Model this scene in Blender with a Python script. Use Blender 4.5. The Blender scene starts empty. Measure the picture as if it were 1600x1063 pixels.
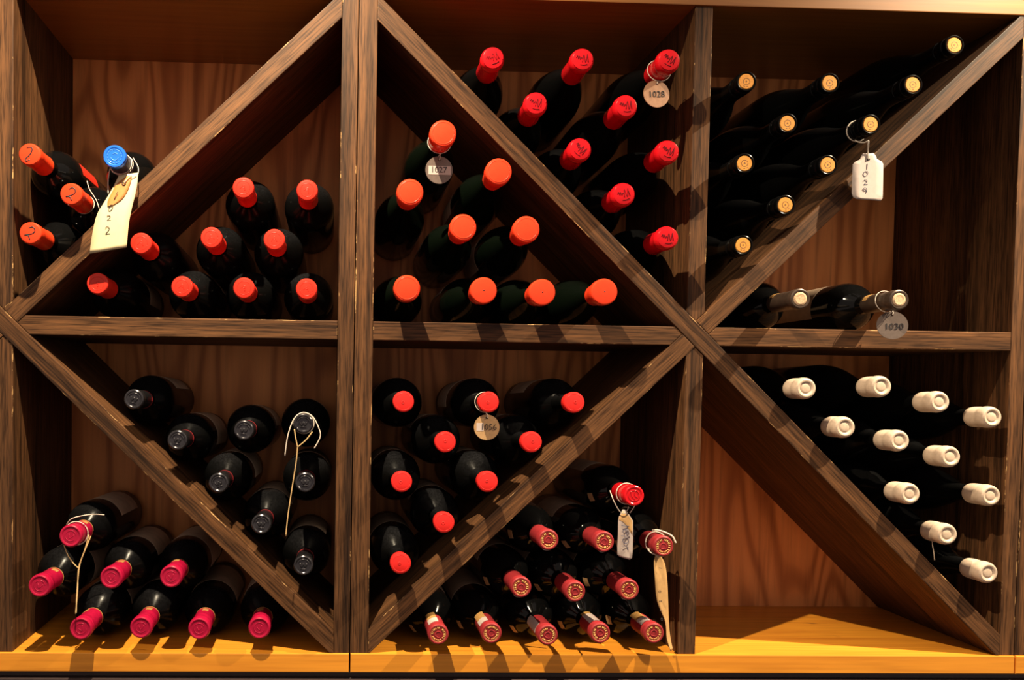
import bpy, bmesh, math, random
from mathutils import Matrix, Vector
random.seed(7)
scene = bpy.context.scene
COL = scene.collection
PI = math.pi

# ---------------------------------------------------------------- camera
W, H, FPX = 1600.0, 1063.0, 1210.0
PPX, PPY = 558.26, 634.32                      # optical centre (the frame is a crop of a wider view)
CAM_POS = Vector((-0.02992, -1.1, 0.38853))
RX, RY, RZ = (math.radians(a) for a in (-1.69837, -0.84621, -1.82713))
CAM_R = Matrix.Rotation(RZ, 3, 'Z') @ Matrix.Rotation(RY, 3, 'Y') @ Matrix.Rotation(RX, 3, 'X')
cam_data = bpy.data.cameras.new('camera')
cam = bpy.data.objects.new('camera', cam_data); COL.objects.link(cam)
right, fwd, up = (CAM_R @ Vector(v) for v in ((1, 0, 0), (0, 1, 0), (0, 0, 1)))
cam.matrix_world = Matrix(((right.x, up.x, -fwd.x, CAM_POS.x), (right.y, up.y, -fwd.y, CAM_POS.y),
                           (right.z, up.z, -fwd.z, CAM_POS.z), (0, 0, 0, 1)))
cam_data.sensor_width = 36.0
cam_data.lens = FPX / W * 36.0
cam_data.shift_x = (W / 2 - PPX) / W
cam_data.shift_y = (PPY - H / 2) / W
cam_data.clip_start = 0.05
scene.camera = cam

# ---------------------------------------------------------------- light
world = bpy.data.worlds.new('dim_room'); scene.world = world; world.use_nodes = True
wb = world.node_tree.nodes['Background']
wb.inputs[0].default_value = (1.0, 0.80, 0.70, 1); wb.inputs[1].default_value = 0.54
def downlight(name, loc, aim, power, cone, col=(1.0, 0.82, 0.56)):
    l = bpy.data.lights.new(name, 'SPOT'); l.energy = power; l.color = col
    l.shadow_soft_size = 0.009; l.spot_size = math.radians(cone); l.spot_blend = 1.0
    o = bpy.data.objects.new(name, l); COL.objects.link(o); o.location = loc
    o.rotation_euler = (Vector(aim) - Vector(loc)).to_track_quat('-Z', 'Y').to_euler()
    return o
downlight('ceiling_downlight', (-0.20, -0.47, 1.46), (-0.22, -0.20, 0.0), 250, 118)
downlight('ceiling_downlight', (1.36, -0.38, 1.44), (1.02, -0.12, 0.0), 330, 100)

vs = scene.view_settings
vs.view_transform = 'Standard'; vs.look = 'None'; vs.gamma = 1.0; vs.use_curve_mapping = False
vs.exposure = -0.18

# ---------------------------------------------------------------- helpers
def pt(u, v, y):
    """the point of the place seen at (u, v) of the photograph on the vertical plane at depth y"""
    d = CAM_R @ Vector(((u - PPX) / FPX, 1, -(v - PPY) / FPX))
    return CAM_POS + d * ((y - CAM_POS.y) / d.y)

def link(name, me, mats, parent=None, mw=None):
    o = bpy.data.objects.new(name, me); COL.objects.link(o)
    if not isinstance(mats, (list, tuple)): mats = [mats]
    if len(me.materials) == 0:
        for m in mats: me.materials.append(m)
    if parent is not None: o.parent = parent
    if mw is not None: o.matrix_basis = mw
    return o
def tag(o, label, cat, group=None):
    o['label'] = label; o['category'] = cat
    if group: o['group'] = group
    return o
def struct(o): o['kind'] = 'structure'; return o
def thing(name, label, cat, mw, group=None):
    o = bpy.data.objects.new(name, None); COL.objects.link(o); o.empty_display_size = 0.02
    o.matrix_basis = mw
    return tag(o, label, cat, group)
def bm_mesh(name, bm, smooth=True):
    me = bpy.data.meshes.new(name)
    bmesh.ops.recalc_face_normals(bm, faces=bm.faces)
    for f in bm.faces: f.smooth = smooth
    bm.to_mesh(me); bm.free()
    return me
def lathe(name, prof, seg=36, sharp=30):
    """closed lathe about local z; prof = [(r, z)] from axis to axis"""
    bm = bmesh.new(); rings = []
    for r, z in prof:
        if r < 1e-6: rings.append([bm.verts.new((0, 0, z))])
        else: rings.append([bm.verts.new((r * math.cos(2 * PI * i / seg), r * math.sin(2 * PI * i / seg), z)) for i in range(seg)])
    for a, b in zip(rings, rings[1:]):
        for i in range(seg):
            j = (i + 1) % seg
            q = [a[i % len(a)], a[j % len(a)], b[j % len(b)], b[i % len(b)]]
            q2 = []
            for v in q:
                if v not in q2: q2.append(v)
            if len(q2) > 2: bm.faces.new(q2)
    bmesh.ops.recalc_face_normals(bm, faces=bm.faces)
    for e in bm.edges:
        if len(e.link_faces) == 2 and e.calc_face_angle(0) > math.radians(sharp): e.smooth = False
    return bm_mesh(name, bm)
def smooth_path(pts, n=6):
    pts = [Vector(p) for p in pts]
    if len(pts) < 3: return pts
    out = []
    for i in range(len(pts) - 1):
        p0, p1, p2, p3 = pts[max(i - 1, 0)], pts[i], pts[i + 1], pts[min(i + 2, len(pts) - 1)]
        for k in range(n):
            t = k / n
            out.append(0.5 * ((2 * p1) + (p2 - p0) * t + (2 * p0 - 5 * p1 + 4 * p2 - p3) * t * t + (3 * p1 - p0 - 3 * p2 + p3) * t ** 3))
    return out + [pts[-1]]
def add_tube(bm, pts, r, seg=6, closed=False, flat=None):
    pts = [Vector(p) for p in pts]; n = len(pts); rings = []
    for i, p in enumerate(pts):
        a = pts[(i - 1) % n] if (closed or i > 0) else p
        b = pts[(i + 1) % n] if (closed or i < n - 1) else p
        t = (b - a).normalized() if (b - a).length > 1e-9 else Vector((0, 0, 1))
        ref = Vector((0, 0, 1)) if flat else Vector((0, 1, 0.01))
        if abs(t.dot(ref)) > 0.95: ref = Vector((1, 0, 0))
        s = t.cross(ref).normalized(); q = s.cross(t)
        k = flat or 1.0
        rings.append([bm.verts.new(p + s * (r * math.cos(2 * PI * j / seg)) + q * (r * k * math.sin(2 * PI * j / seg))) for j in range(seg)])
    rng = range(n) if closed else range(n - 1)
    for i in rng:
        a, b = rings[i], rings[(i + 1) % n]
        for j in range(seg): bm.faces.new((a[j], a[(j + 1) % seg], b[(j + 1) % seg], b[j]))
    if not closed: bm.faces.new(rings[0][::-1]); bm.faces.new(rings[-1])
def tubes(name, paths, r, seg=6, flat=None, closed=False):
    bm = bmesh.new()
    for p in paths: add_tube(bm, p, r, seg, closed, flat)
    return bm_mesh(name, bm)
def shell(name, r0, r1, z0, z1, a0, a1, n=24, k=1.0):
    """a piece of a cylinder wall about local z (paper wrapped round a bottle)"""
    bm = bmesh.new(); cols = []
    for i in range(n + 1):
        a = a0 + (a1 - a0) * i / n; c, s = math.cos(a), math.sin(a)
        cols.append([bm.verts.new((r * c, r * s, z)) for r, z in ((r0, z0), (r1, z0), (r1 * k, z1), (r0 * k, z1))])
    for a, b in zip(cols, cols[1:]):
        for j in range(4): bm.faces.new((a[j], a[(j + 1) % 4], b[(j + 1) % 4], b[j]))
    bm.faces.new(cols[0]); bm.faces.new(cols[-1][::-1])
    bmesh.ops.recalc_face_normals(bm, faces=bm.faces)
    for e in bm.edges:
        if len(e.link_faces) == 2 and e.calc_face_angle(0) > 0.7: e.smooth = False
    return bm_mesh(name, bm)
def text_mesh(s, size, depth=0.0002):
    cu = bpy.data.curves.new('number', 'FONT'); cu.body = s; cu.size = size; cu.extrude = depth
    cu.align_x = 'CENTER'; cu.align_y = 'CENTER'; cu.resolution_u = 3; cu.offset = -0.00008
    o = bpy.data.objects.new('number', cu); COL.objects.link(o)
    dg = bpy.context.evaluated_depsgraph_get()
    me = bpy.data.meshes.new_from_object(o.evaluated_get(dg))
    bpy.data.objects.remove(o); bpy.data.curves.remove(cu)
    me.materials.clear()
    return me

# ---------------------------------------------------------------- materials
class NT:
    def __init__(s, name):
        s.m = bpy.data.materials.new(name); s.m.use_nodes = True; s.t = s.m.node_tree
        s.b = s.t.nodes['Principled BSDF']
    def n(s, kind, **kw):
        x = s.t.nodes.new('ShaderNode' + kind)
        for k, v in kw.items():
            if k.startswith('i_'):
                key = k[2:]; key = int(key) if key.isdigit() else key.replace('_', ' ')
                x.inputs[key].default_value = v
            else: setattr(x, k, v)
        return x
    def l(s, a, b): s.t.links.new(a, b)
    def coords(s, scale, jitter=True):
        tc = s.n('TexCoord'); mp = s.n('Mapping'); mp.inputs['Scale'].default_value = scale
        if jitter:
            oi = s.n('ObjectInfo'); mul = s.n('VectorMath', operation='MULTIPLY_ADD')
            mul.inputs[1].default_value = (7.3, 3.1, 5.7)
            s.l(oi.outputs['Random'], mul.inputs[0]); s.l(tc.outputs['Object'], mul.inputs[2]); s.l(mul.outputs[0], mp.inputs[0])
        else: s.l(tc.outputs['Object'], mp.inputs[0])
        return mp.outputs[0]
    def noise(s, vec, scale=1.0, detail=4, rough=0.55, dist=0.0):
        x = s.n('TexNoise'); s.l(vec, x.inputs['Vector'])
        x.inputs['Scale'].default_value = scale; x.inputs['Detail'].default_value = detail
        x.inputs['Roughness'].default_value = rough; x.inputs['Distortion'].default_value = dist
        return x.outputs['Fac']
    def ramp(s, fac, stops):
        r = s.n('ValToRGB'); e = r.color_ramp.elements
        while len(e) < len(stops): e.new(0.5)
        for el, (p, c) in zip(e, stops): el.position = p; el.color = (*c, 1)
        s.l(fac, r.inputs[0]); return r.outputs[0]
    def mix(s, fac, a, b, mode='MIX'):
        x = s.n('Mix', data_type='RGBA', blend_type=mode)
        for i, v in ((0, fac), (6, a), (7, b)):
            if isinstance(v, (int, float)): x.inputs[i].default_value = v
            elif isinstance(v, tuple): x.inputs[i].default_value = (*v, 1)
            else: s.l(v, x.inputs[i])
        return x.outputs[2]
    def bump(s, h, strength, dist=0.001):
        b = s.n('Bump'); b.inputs['Strength'].default_value = strength; b.inputs['Distance'].default_value = dist
        s.l(h, b.inputs['Height']); s.l(b.outputs[0], s.b.inputs['Normal'])
    def set(s, col=None, rough=None, metal=None, coat=None, spec=None, coat_rough=None):
        for k, v in (('Base Color', col), ('Roughness', rough), ('Metallic', metal), ('Coat Weight', coat), ('Specular IOR Level', spec), ('Coat Roughness', coat_rough)):
            if v is None: continue
            if isinstance(v, tuple): s.b.inputs[k].default_value = (*v, 1)
            elif isinstance(v, (int, float)): s.b.inputs[k].default_value = v
            else: s.l(v, s.b.inputs[k])
        return s.m

def dark_wood(name, worn=False):
    """dark stained oak, grain along the board (local x)"""
    t = NT(name)
    v1 = t.coords((1.3, 68, 68)); v2 = t.coords((20, 430, 430)); v3 = t.coords((1.3, 9, 9))
    n1 = t.noise(v1, 1.0, 4, 0.6, 0.35); n2 = t.noise(v2, 1.0, 3, 0.6); n3 = t.noise(v3, 1.0, 3, 0.5)
    c1 = t.ramp(n1, [(0.30, (0.026, 0.0125, 0.0065)), (0.45, (0.078, 0.036, 0.0155)), (0.64, (0.118, 0.054, 0.0225)), (0.80, (0.050, 0.024, 0.0120))])
    c2 = t.ramp(n2, [(0.36, (0.30, 0.28, 0.27)), (0.50, (0.95, 0.95, 0.95)), (0.70, (1.6, 1.5, 1.35))])
    c = t.mix(0.85, c1, c2, 'MULTIPLY')
    c = t.mix(0.45, c, t.ramp(n3, [(0.3, (0.55, 0.52, 0.55)), (0.7, (1.3, 1.2, 1.05))]), 'MULTIPLY')
    if worn:
        w = t.noise(t.coords((60, 300, 300)), 1.0, 4, 0.65)
        big = t.noise(t.coords((11, 30, 30)), 1.0, 2, 0.5)
        mx = t.n('Math', operation='MULTIPLY'); t.l(w, mx.inputs[0]); t.l(big, mx.inputs[1])
        mask = t.ramp(mx.outputs[0], [(0.32, (0, 0, 0)), (0.365, (1, 1, 1))])
        c = t.mix(mask, c, (0.50, 0.29, 0.12))
    t.bump(n2, 0.25, 0.0006)
    return t.set(c, 0.55, spec=0.18)
def pine(name, k=(1.0, 1.0, 1.0)):
    """varnished yellow plank, grain along local x"""
    t = NT(name); tint = k
    n1 = t.noise(t.coords((1.6, 26, 26)), 1.0, 5, 0.6, 0.7); n2 = t.noise(t.coords((6, 160, 160)), 1.0, 3, 0.5)
    k = t.noise(t.coords((9, 55, 55)), 1.0, 3, 0.6)
    c = t.ramp(n1, [(0.3, (0.58, 0.200, 0.018)), (0.5, (0.74, 0.290, 0.026)), (0.72, (0.64, 0.232, 0.020))])
    c = t.mix(0.5, c, t.ramp(n2, [(0.35, (0.72, 0.66, 0.55)), (0.6, (1.06, 1.05, 1.0))]), 'MULTIPLY')
    c = t.mix(1.0, c, tint, 'MULTIPLY')
    c = t.mix(t.ramp(k, [(0.69, (0, 0, 0)), (0.75, (1, 1, 1))]), c, (0.20, 0.07, 0.018))
    t.bump(n2, 0.08, 0.0005)
    return t.set(c, 0.38, coat=0.25, coat_rough=0.2)
def plywood(name):
    """reddish plywood, grain along local x (set upright)"""
    t = NT(name)
    v = t.coords((1.15, 7.5, 7.5), False)
    n0 = t.noise(v, 1.0, 1.5, 0.4, 0.25)
    mul = t.n('Math', operation='MULTIPLY'); t.l(n0, mul.inputs[0]); mul.inputs[1].default_value = 105.0
    sn = t.n('Math', operation='SINE'); t.l(mul.outputs[0], sn.inputs[0])
    n2 = t.noise(t.coords((3, 75, 75), False), 1.0, 5, 0.65)
    n3 = t.noise(t.coords((1.2, 3.4, 3.4), False), 1.0, 2, 0.5)
    hs = t.n('Math', operation='MULTIPLY_ADD'); t.l(sn.outputs[0], hs.inputs[0]); hs.inputs[1].default_value = 0.5; hs.inputs[2].default_value = 0.5
    c = t.ramp(hs.outputs[0], [(0.0, (0.80, 0.325, 0.105)), (0.5, (0.73, 0.282, 0.086)), (1.0, (0.48, 0.165, 0.047))])
    c = t.mix(0.6, c, t.ramp(n2, [(0.30, (0.50, 0.42, 0.38)), (0.48, (0.95, 0.93, 0.92)), (0.70, (1.12, 1.10, 1.05))]), 'MULTIPLY')
    c = t.mix(0.6, c, t.ramp(n3, [(0.3, (0.75, 0.68, 0.66)), (0.7, (1.15, 1.1, 1.0))]), 'MULTIPLY')
    t.bump(n2, 0.1, 0.0005)
    return t.set(c, 0.5, spec=0.3)
def plain(name, col, rough=0.5, metal=0.0, coat=0.0, vary=0.15, scale=140.0, spec=0.5):
    t = NT(name)
    n = t.noise(t.coords((scale,) * 3), 1.0, 4, 0.6)
    lo = tuple(c * (1 - vary) for c in col); hi = tuple(min(1, c * (1 + vary)) for c in col)
    c = t.ramp(n, [(0.3, lo), (0.7, hi)])
    t.bump(n, 0.06, 0.0005)
    return t.set(c, rough, metal, coat, spec)
def glass(name, base=(0.002, 0.002, 0.002), dust=0.24, rough=0.18, spec=0.06):
    """near-black bottle glass; dust lies on the surfaces that face up"""
    t = NT(name)
    ge = t.n('NewGeometry'); sx = t.n('SeparateXYZ'); t.l(ge.outputs['Normal'], sx.inputs[0])
    n = t.noise(t.coords((300, 300, 300)), 1.0, 4, 0.8); n2 = t.noise(t.coords((22, 22, 22)), 1.0, 3, 0.6)
    up_ = t.ramp(sx.outputs['Z'], [(0.1, (0, 0, 0)), (0.9, (1, 1, 1))])
    a = t.mix(1.0, t.ramp(n, [(0.35, (0.15,) * 3), (0.65, (1,) * 3)]), up_, 'MULTIPLY')
    a = t.mix(1.0, a, t.ramp(n2, [(0.3, (0.25,) * 3), (0.7, (1,) * 3)]), 'MULTIPLY')
    a = t.mix(1.0, a, (dust,) * 3, 'MULTIPLY')
    c = t.mix(a, base, (0.042, 0.041, 0.048))
    r = t.ramp(a, [(0.0, (rough,) * 3), (0.5, (0.6,) * 3)])
    return t.set(c, r, spec=spec)

M = {
    'wood': dark_wood('dark_stained_oak'), 'worn': dark_wood('worn_oak_edge', True),
    'pine': pine('varnished_pine'), 'pine_top': pine('browner_pine', (0.46, 0.46, 0.8)), 'ply': plywood('red_plywood'),
    'plinth': plain('dark_plinth', (0.035, 0.022, 0.022), 0.6),
    'wall': plain('painted_wall', (0.30, 0.24, 0.18), 0.8, scale=30),
    'floor': plain('dark_floor', (0.045, 0.028, 0.020), 0.5, scale=12),
    'glass': glass('dusty_black_glass'), 'glass_clean': glass('clean_black_glass', dust=0.05, rough=0.08, spec=0.22),
    'glass_black': glass('black_glass', dust=0.10, rough=0.2, spec=0.10),
    'glass_green': glass('dark_green_glass', (0.0018, 0.0032, 0.0018), 0.05, 0.12, 0.10),
    'orange': plain('orange_capsule', (0.70, 0.045, 0.012), 0.28, vary=0.06, spec=0.3),
    'redorange': plain('red_orange_capsule', (0.66, 0.027, 0.014), 0.30, vary=0.06, spec=0.3),
    'coral': plain('coral_wax', (0.74, 0.045, 0.014), 0.26, vary=0.05, spec=0.3),
    'red': plain('red_capsule', (0.54, 0.006, 0.011), 0.22, vary=0.06, spec=0.3),
    'redwax': plain('red_wax', (0.68, 0.021, 0.018), 0.30, vary=0.05, spec=0.3),
    'darkred': plain('dark_red_foil', (0.26, 0.020, 0.024), 0.45, 0.0, vary=0.10, spec=0.25),
    'crimson': plain('crimson_foil', (0.34, 0.005, 0.036), 0.30, 0.0, vary=0.12, spec=0.3),
    'pewter': plain('pewter_foil', (0.055, 0.052, 0.058), 0.20, 0.8, vary=0.15),
    'blue': plain('blue_foil', (0.020, 0.17, 0.85), 0.26, 0.3, vary=0.1),
    'navy': plain('navy_foil', (0.020, 0.026, 0.075), 0.4, 0.1, vary=0.1),
    'emboss_shade_red': plain('shaded_red_emboss', (0.13, 0.002, 0.006), 0.7, spec=0.1), 'emboss_blue': plain('pale_blue_foil', (0.10, 0.32, 0.90), 0.2, 0.4),  # red embossing darkened to paint in the shade of its recessed lines
    'white_wax': plain('ivory_wax', (0.56, 0.43, 0.325), 0.46, vary=0.12, scale=160),
    'taupe': plain('taupe_foil', (0.062, 0.040, 0.029), 0.34, 0.3, vary=0.2),
    'cork': plain('cork', (0.62, 0.25, 0.032), 0.75, vary=0.22, scale=500),
    'old_cork': plain('crumbly_cork', (0.60, 0.40, 0.24), 0.85, vary=0.45, scale=700),
    'gold': plain('gold_print', (0.72, 0.40, 0.13), 0.38, 0.5, vary=0.3, scale=900),
    'paper': plain('brown_label_paper', (0.19, 0.125, 0.078), 0.75, vary=0.18, scale=60), 'paper_light': plain('aged_label_paper', (0.62, 0.46, 0.33), 0.75, vary=0.15, scale=60),
    'white_paper': plain('white_paper', (0.42, 0.345, 0.315), 0.7, vary=0.06),
    'manila': plain('manila_card', (0.62, 0.50, 0.29), 0.7, vary=0.04),
    'tan_card': plain('tan_card', (0.50, 0.29, 0.11), 0.7, vary=0.1),
    'patch': plain('orange_card_patch', (0.46, 0.17, 0.035), 0.65, vary=0.1),
    'ink': plain('black_ink', (0.012, 0.010, 0.012), 0.5), 'blue_ink': plain('blue_black_ink', (0.03, 0.035, 0.09), 0.5),
    'string': plain('white_string', (0.58, 0.50, 0.42), 0.8, vary=0.2, scale=900),
    'twine': plain('tan_twine', (0.55, 0.36, 0.16), 0.8, vary=0.25, scale=900),
    'copper': plain('copper_disc', (0.42, 0.235, 0.145), 0.42, 0.35, vary=0.12, scale=220),
    'brass': plain('brass_disc', (0.52, 0.32, 0.15), 0.40, 0.4, vary=0.12, scale=220),
    'steel': plain('dull_metal_disc', (0.150, 0.112, 0.095), 0.40, 0.4, vary=0.12, scale=220),
}

# ---------------------------------------------------------------- the racks
D = 0.248                       # inner depth
ZT, ZS1, ZS0 = 0.9315, 0.4761, 0.4496
T = 0.0255                      # board thickness
RW = 0.982                      # pitch of the racks
def clip(poly, n, c):
    """keep the side n.p <= c of a convex polygon"""
    out = []
    for i in range(len(poly)):
        a, b = poly[i], poly[(i + 1) % len(poly)]
        da, db = n[0] * a[0] + n[1] * a[1] - c, n[0] * b[0] + n[1] * b[1] - c
        if da <= 0: out.append(a)
        if da * db < 0:
            t = da / (da - db); out.append((a[0] + (b[0] - a[0]) * t, a[1] + (b[1] - a[1]) * t))
    return out
def board(name, poly, y0, y1, angle, root, mats, bevel=0.0011):
    """a board whose front outline is poly (x, z); grain runs at angle in the x-z plane"""
    cx = sum(p[0] for p in poly) / len(poly); cz = sum(p[1] for p in poly) / len(poly)
    c, s = math.cos(angle), math.sin(angle)
    bm = bmesh.new(); fr, bk = [], []
    for x, z in poly:
        lx, lz = (x - cx) * c + (z - cz) * s, -(x - cx) * s + (z - cz) * c
        fr.append(bm.verts.new((lx, y0, lz))); bk.append(bm.verts.new((lx, y1, lz)))
    ff = bm.faces.new(fr); bm.faces.new(bk[::-1]); n = len(fr)
    for i in range(n): bm.faces.new((fr[i], bk[i], bk[(i + 1) % n], fr[(i + 1) % n]))
    bmesh.ops.recalc_face_normals(bm, faces=bm.faces)
    if bevel:
        fe = [e for e in bm.edges if all(abs(v.co.y - y0) < 1e-6 for v in e.verts)]
        bmesh.ops.bevel(bm, geom=fe, offset=bevel, segments=2, affect='EDGES', profile=0.6, material=1 if len(mats) > 1 else -1)
    me = bm_mesh(name, bm, False)
    mw = Matrix(((c, 0, -s, cx - root.location.x), (0, 1, 0, 0), (s, 0, c, cz - root.location.z), (0, 0, 0, 1)))
    return link(name, me, mats, root, mw)
MS = 0.968; A1 = math.atan(-MS); A2 = math.atan(MS)
WOOD = None
def rect(x0, x1, z0, z1): return [(x0, z0), (x1, z0), (x1, z1), (x0, z1)]
def build_rack(x0, label):
    root = thing('wine_rack', label, 'wine rack', Matrix.Translation((x0 + RW / 2, 0, 0)), 'dark oak wine racks side by side')
    wm = [M['wood'], M['worn']]
    L = lambda n, z: (n[0], n[1], z)
    k1u, k1l = 0.934 + MS * (0.026 + x0), 0.898 + MS * (0.026 + x0)          # z + m x of the falling diagonal's edges
    k2u, k2l = 0.934 + MS * 0.026 - MS * (RW + x0), 0.898 + MS * 0.026 - MS * (RW + x0)   # z - m x of the rising one
    inner = rect(x0 + T + 0.0008, x0 + RW - T + 0.002, 0.0005, ZT)
    g = 0.0007
    # one long falling diagonal, the rising one in two halves that meet it
    d1 = clip(clip(inner, (MS, 1), k1u), (-MS, -1), -k1l)
    board('diagonal_board', d1, 0.000, D, A1, root, wm)
    d2 = clip(clip(inner, (-MS, 1), k2u), (MS, -1), -k2l)
    board('diagonal_board', clip(d2, (-MS, -1), -(k1u + g)), 0.0004, D, A2, root, wm)
    board('diagonal_board', clip(d2, (MS, 1), k1l - g), 0.0004, D, A2, root, wm)
    # posts
    board('side_post', rect(x0 + 0.0006, x0 + T + 0.001, 0.0, ZT), 0.0012, D, PI / 2, root, wm)
    board('side_post', rect(x0 + RW - 0.0232, x0 + RW - 0.0006, 0.0, ZT), 0.0012, D, PI / 2, root, wm)
    cen = rect(x0 + 0.4784, x0 + 0.5038, 0.0, ZT)
    board('centre_post', clip(clip(cen, (-MS, -1), -(k1u + g)), (MS, -1), -(k2u + g)), 0.0016, D, PI / 2, root, wm)
    board('centre_post', clip(clip(cen, (MS, 1), k1l - g), (-MS, 1), k2l - g), 0.0016, D, PI / 2, root, wm)
    # shelves
    sh = rect(x0 + T + 0.0012, x0 + RW - 0.0238, ZS0, ZS1)
    board('shelf', clip(clip(sh, (MS, 1), k1l - g), (MS, -1), -(k2u + g)), 0.001, D, 0, root, wm)
    board('shelf', clip(clip(sh, (-MS, 1), k2l - g), (-MS, -1), -(k1u + g)), 0.001, D, 0, root, wm)
    pm = [M['pine']]
    board('bottom_plank', rect(x0 + 0.0012, x0 + RW - 0.0012, -0.0271, 0.0), -0.0012, D + 0.012, 0, root, pm, 0.0012)
    board('top_plank', rect(x0 + 0.0012, x0 + RW - 0.0012, ZT, ZT + 0.028), -0.0012, D + 0.012, 0, root, [M['pine_top']], 0.0012)
    board('back_panel', rect(x0 + 0.0012, x0 + RW - 0.0012, 0.0002, ZT - 0.0002), D + 0.0002, D + 0.010, PI / 2, root, [M['ply']], 0)
    return root
build_rack(-RW, 'dark oak diamond wine rack on the left, cut off by the left picture edge')
build_rack(0.0, 'dark oak diamond wine rack filling the middle and right, with the full X crossing')
build_rack(RW, 'sliver of a dark oak rack post at the right picture edge')
# the setting round them
def box_struct(name, x0, x1, y0, y1, z0, z1, mat):
    bm = bmesh.new(); bmesh.ops.create_cube(bm, size=1)
    for v in bm.verts: v.co = (x0 + (v.co.x + .5) * (x1 - x0), y0 + (v.co.y + .5) * (y1 - y0), z0 + (v.co.z + .5) * (z1 - z0))
    return struct(link(name, bm_mesh(name, bm, False), mat))
box_struct('wall_back', -2.4, 3.4, D + 0.0125, D + 0.10, -1.0, 2.2, M['wall'])
box_struct('floor', -4.0, 5.0, -4.5, D + 0.012, -1.02, -1.0, M['floor'])  # unseen room floor, added dark to hold back light from below
box_struct('trim_1', -RW - 0.02, 2 * RW + 0.02, 0.010, D + 0.012, -0.0372, -0.0273, M['plinth'])
box_struct('trim_2', -RW - 0.02, 2 * RW + 0.02, -0.004, D + 0.012, -0.16, -0.0374, M['plinth'])

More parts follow.
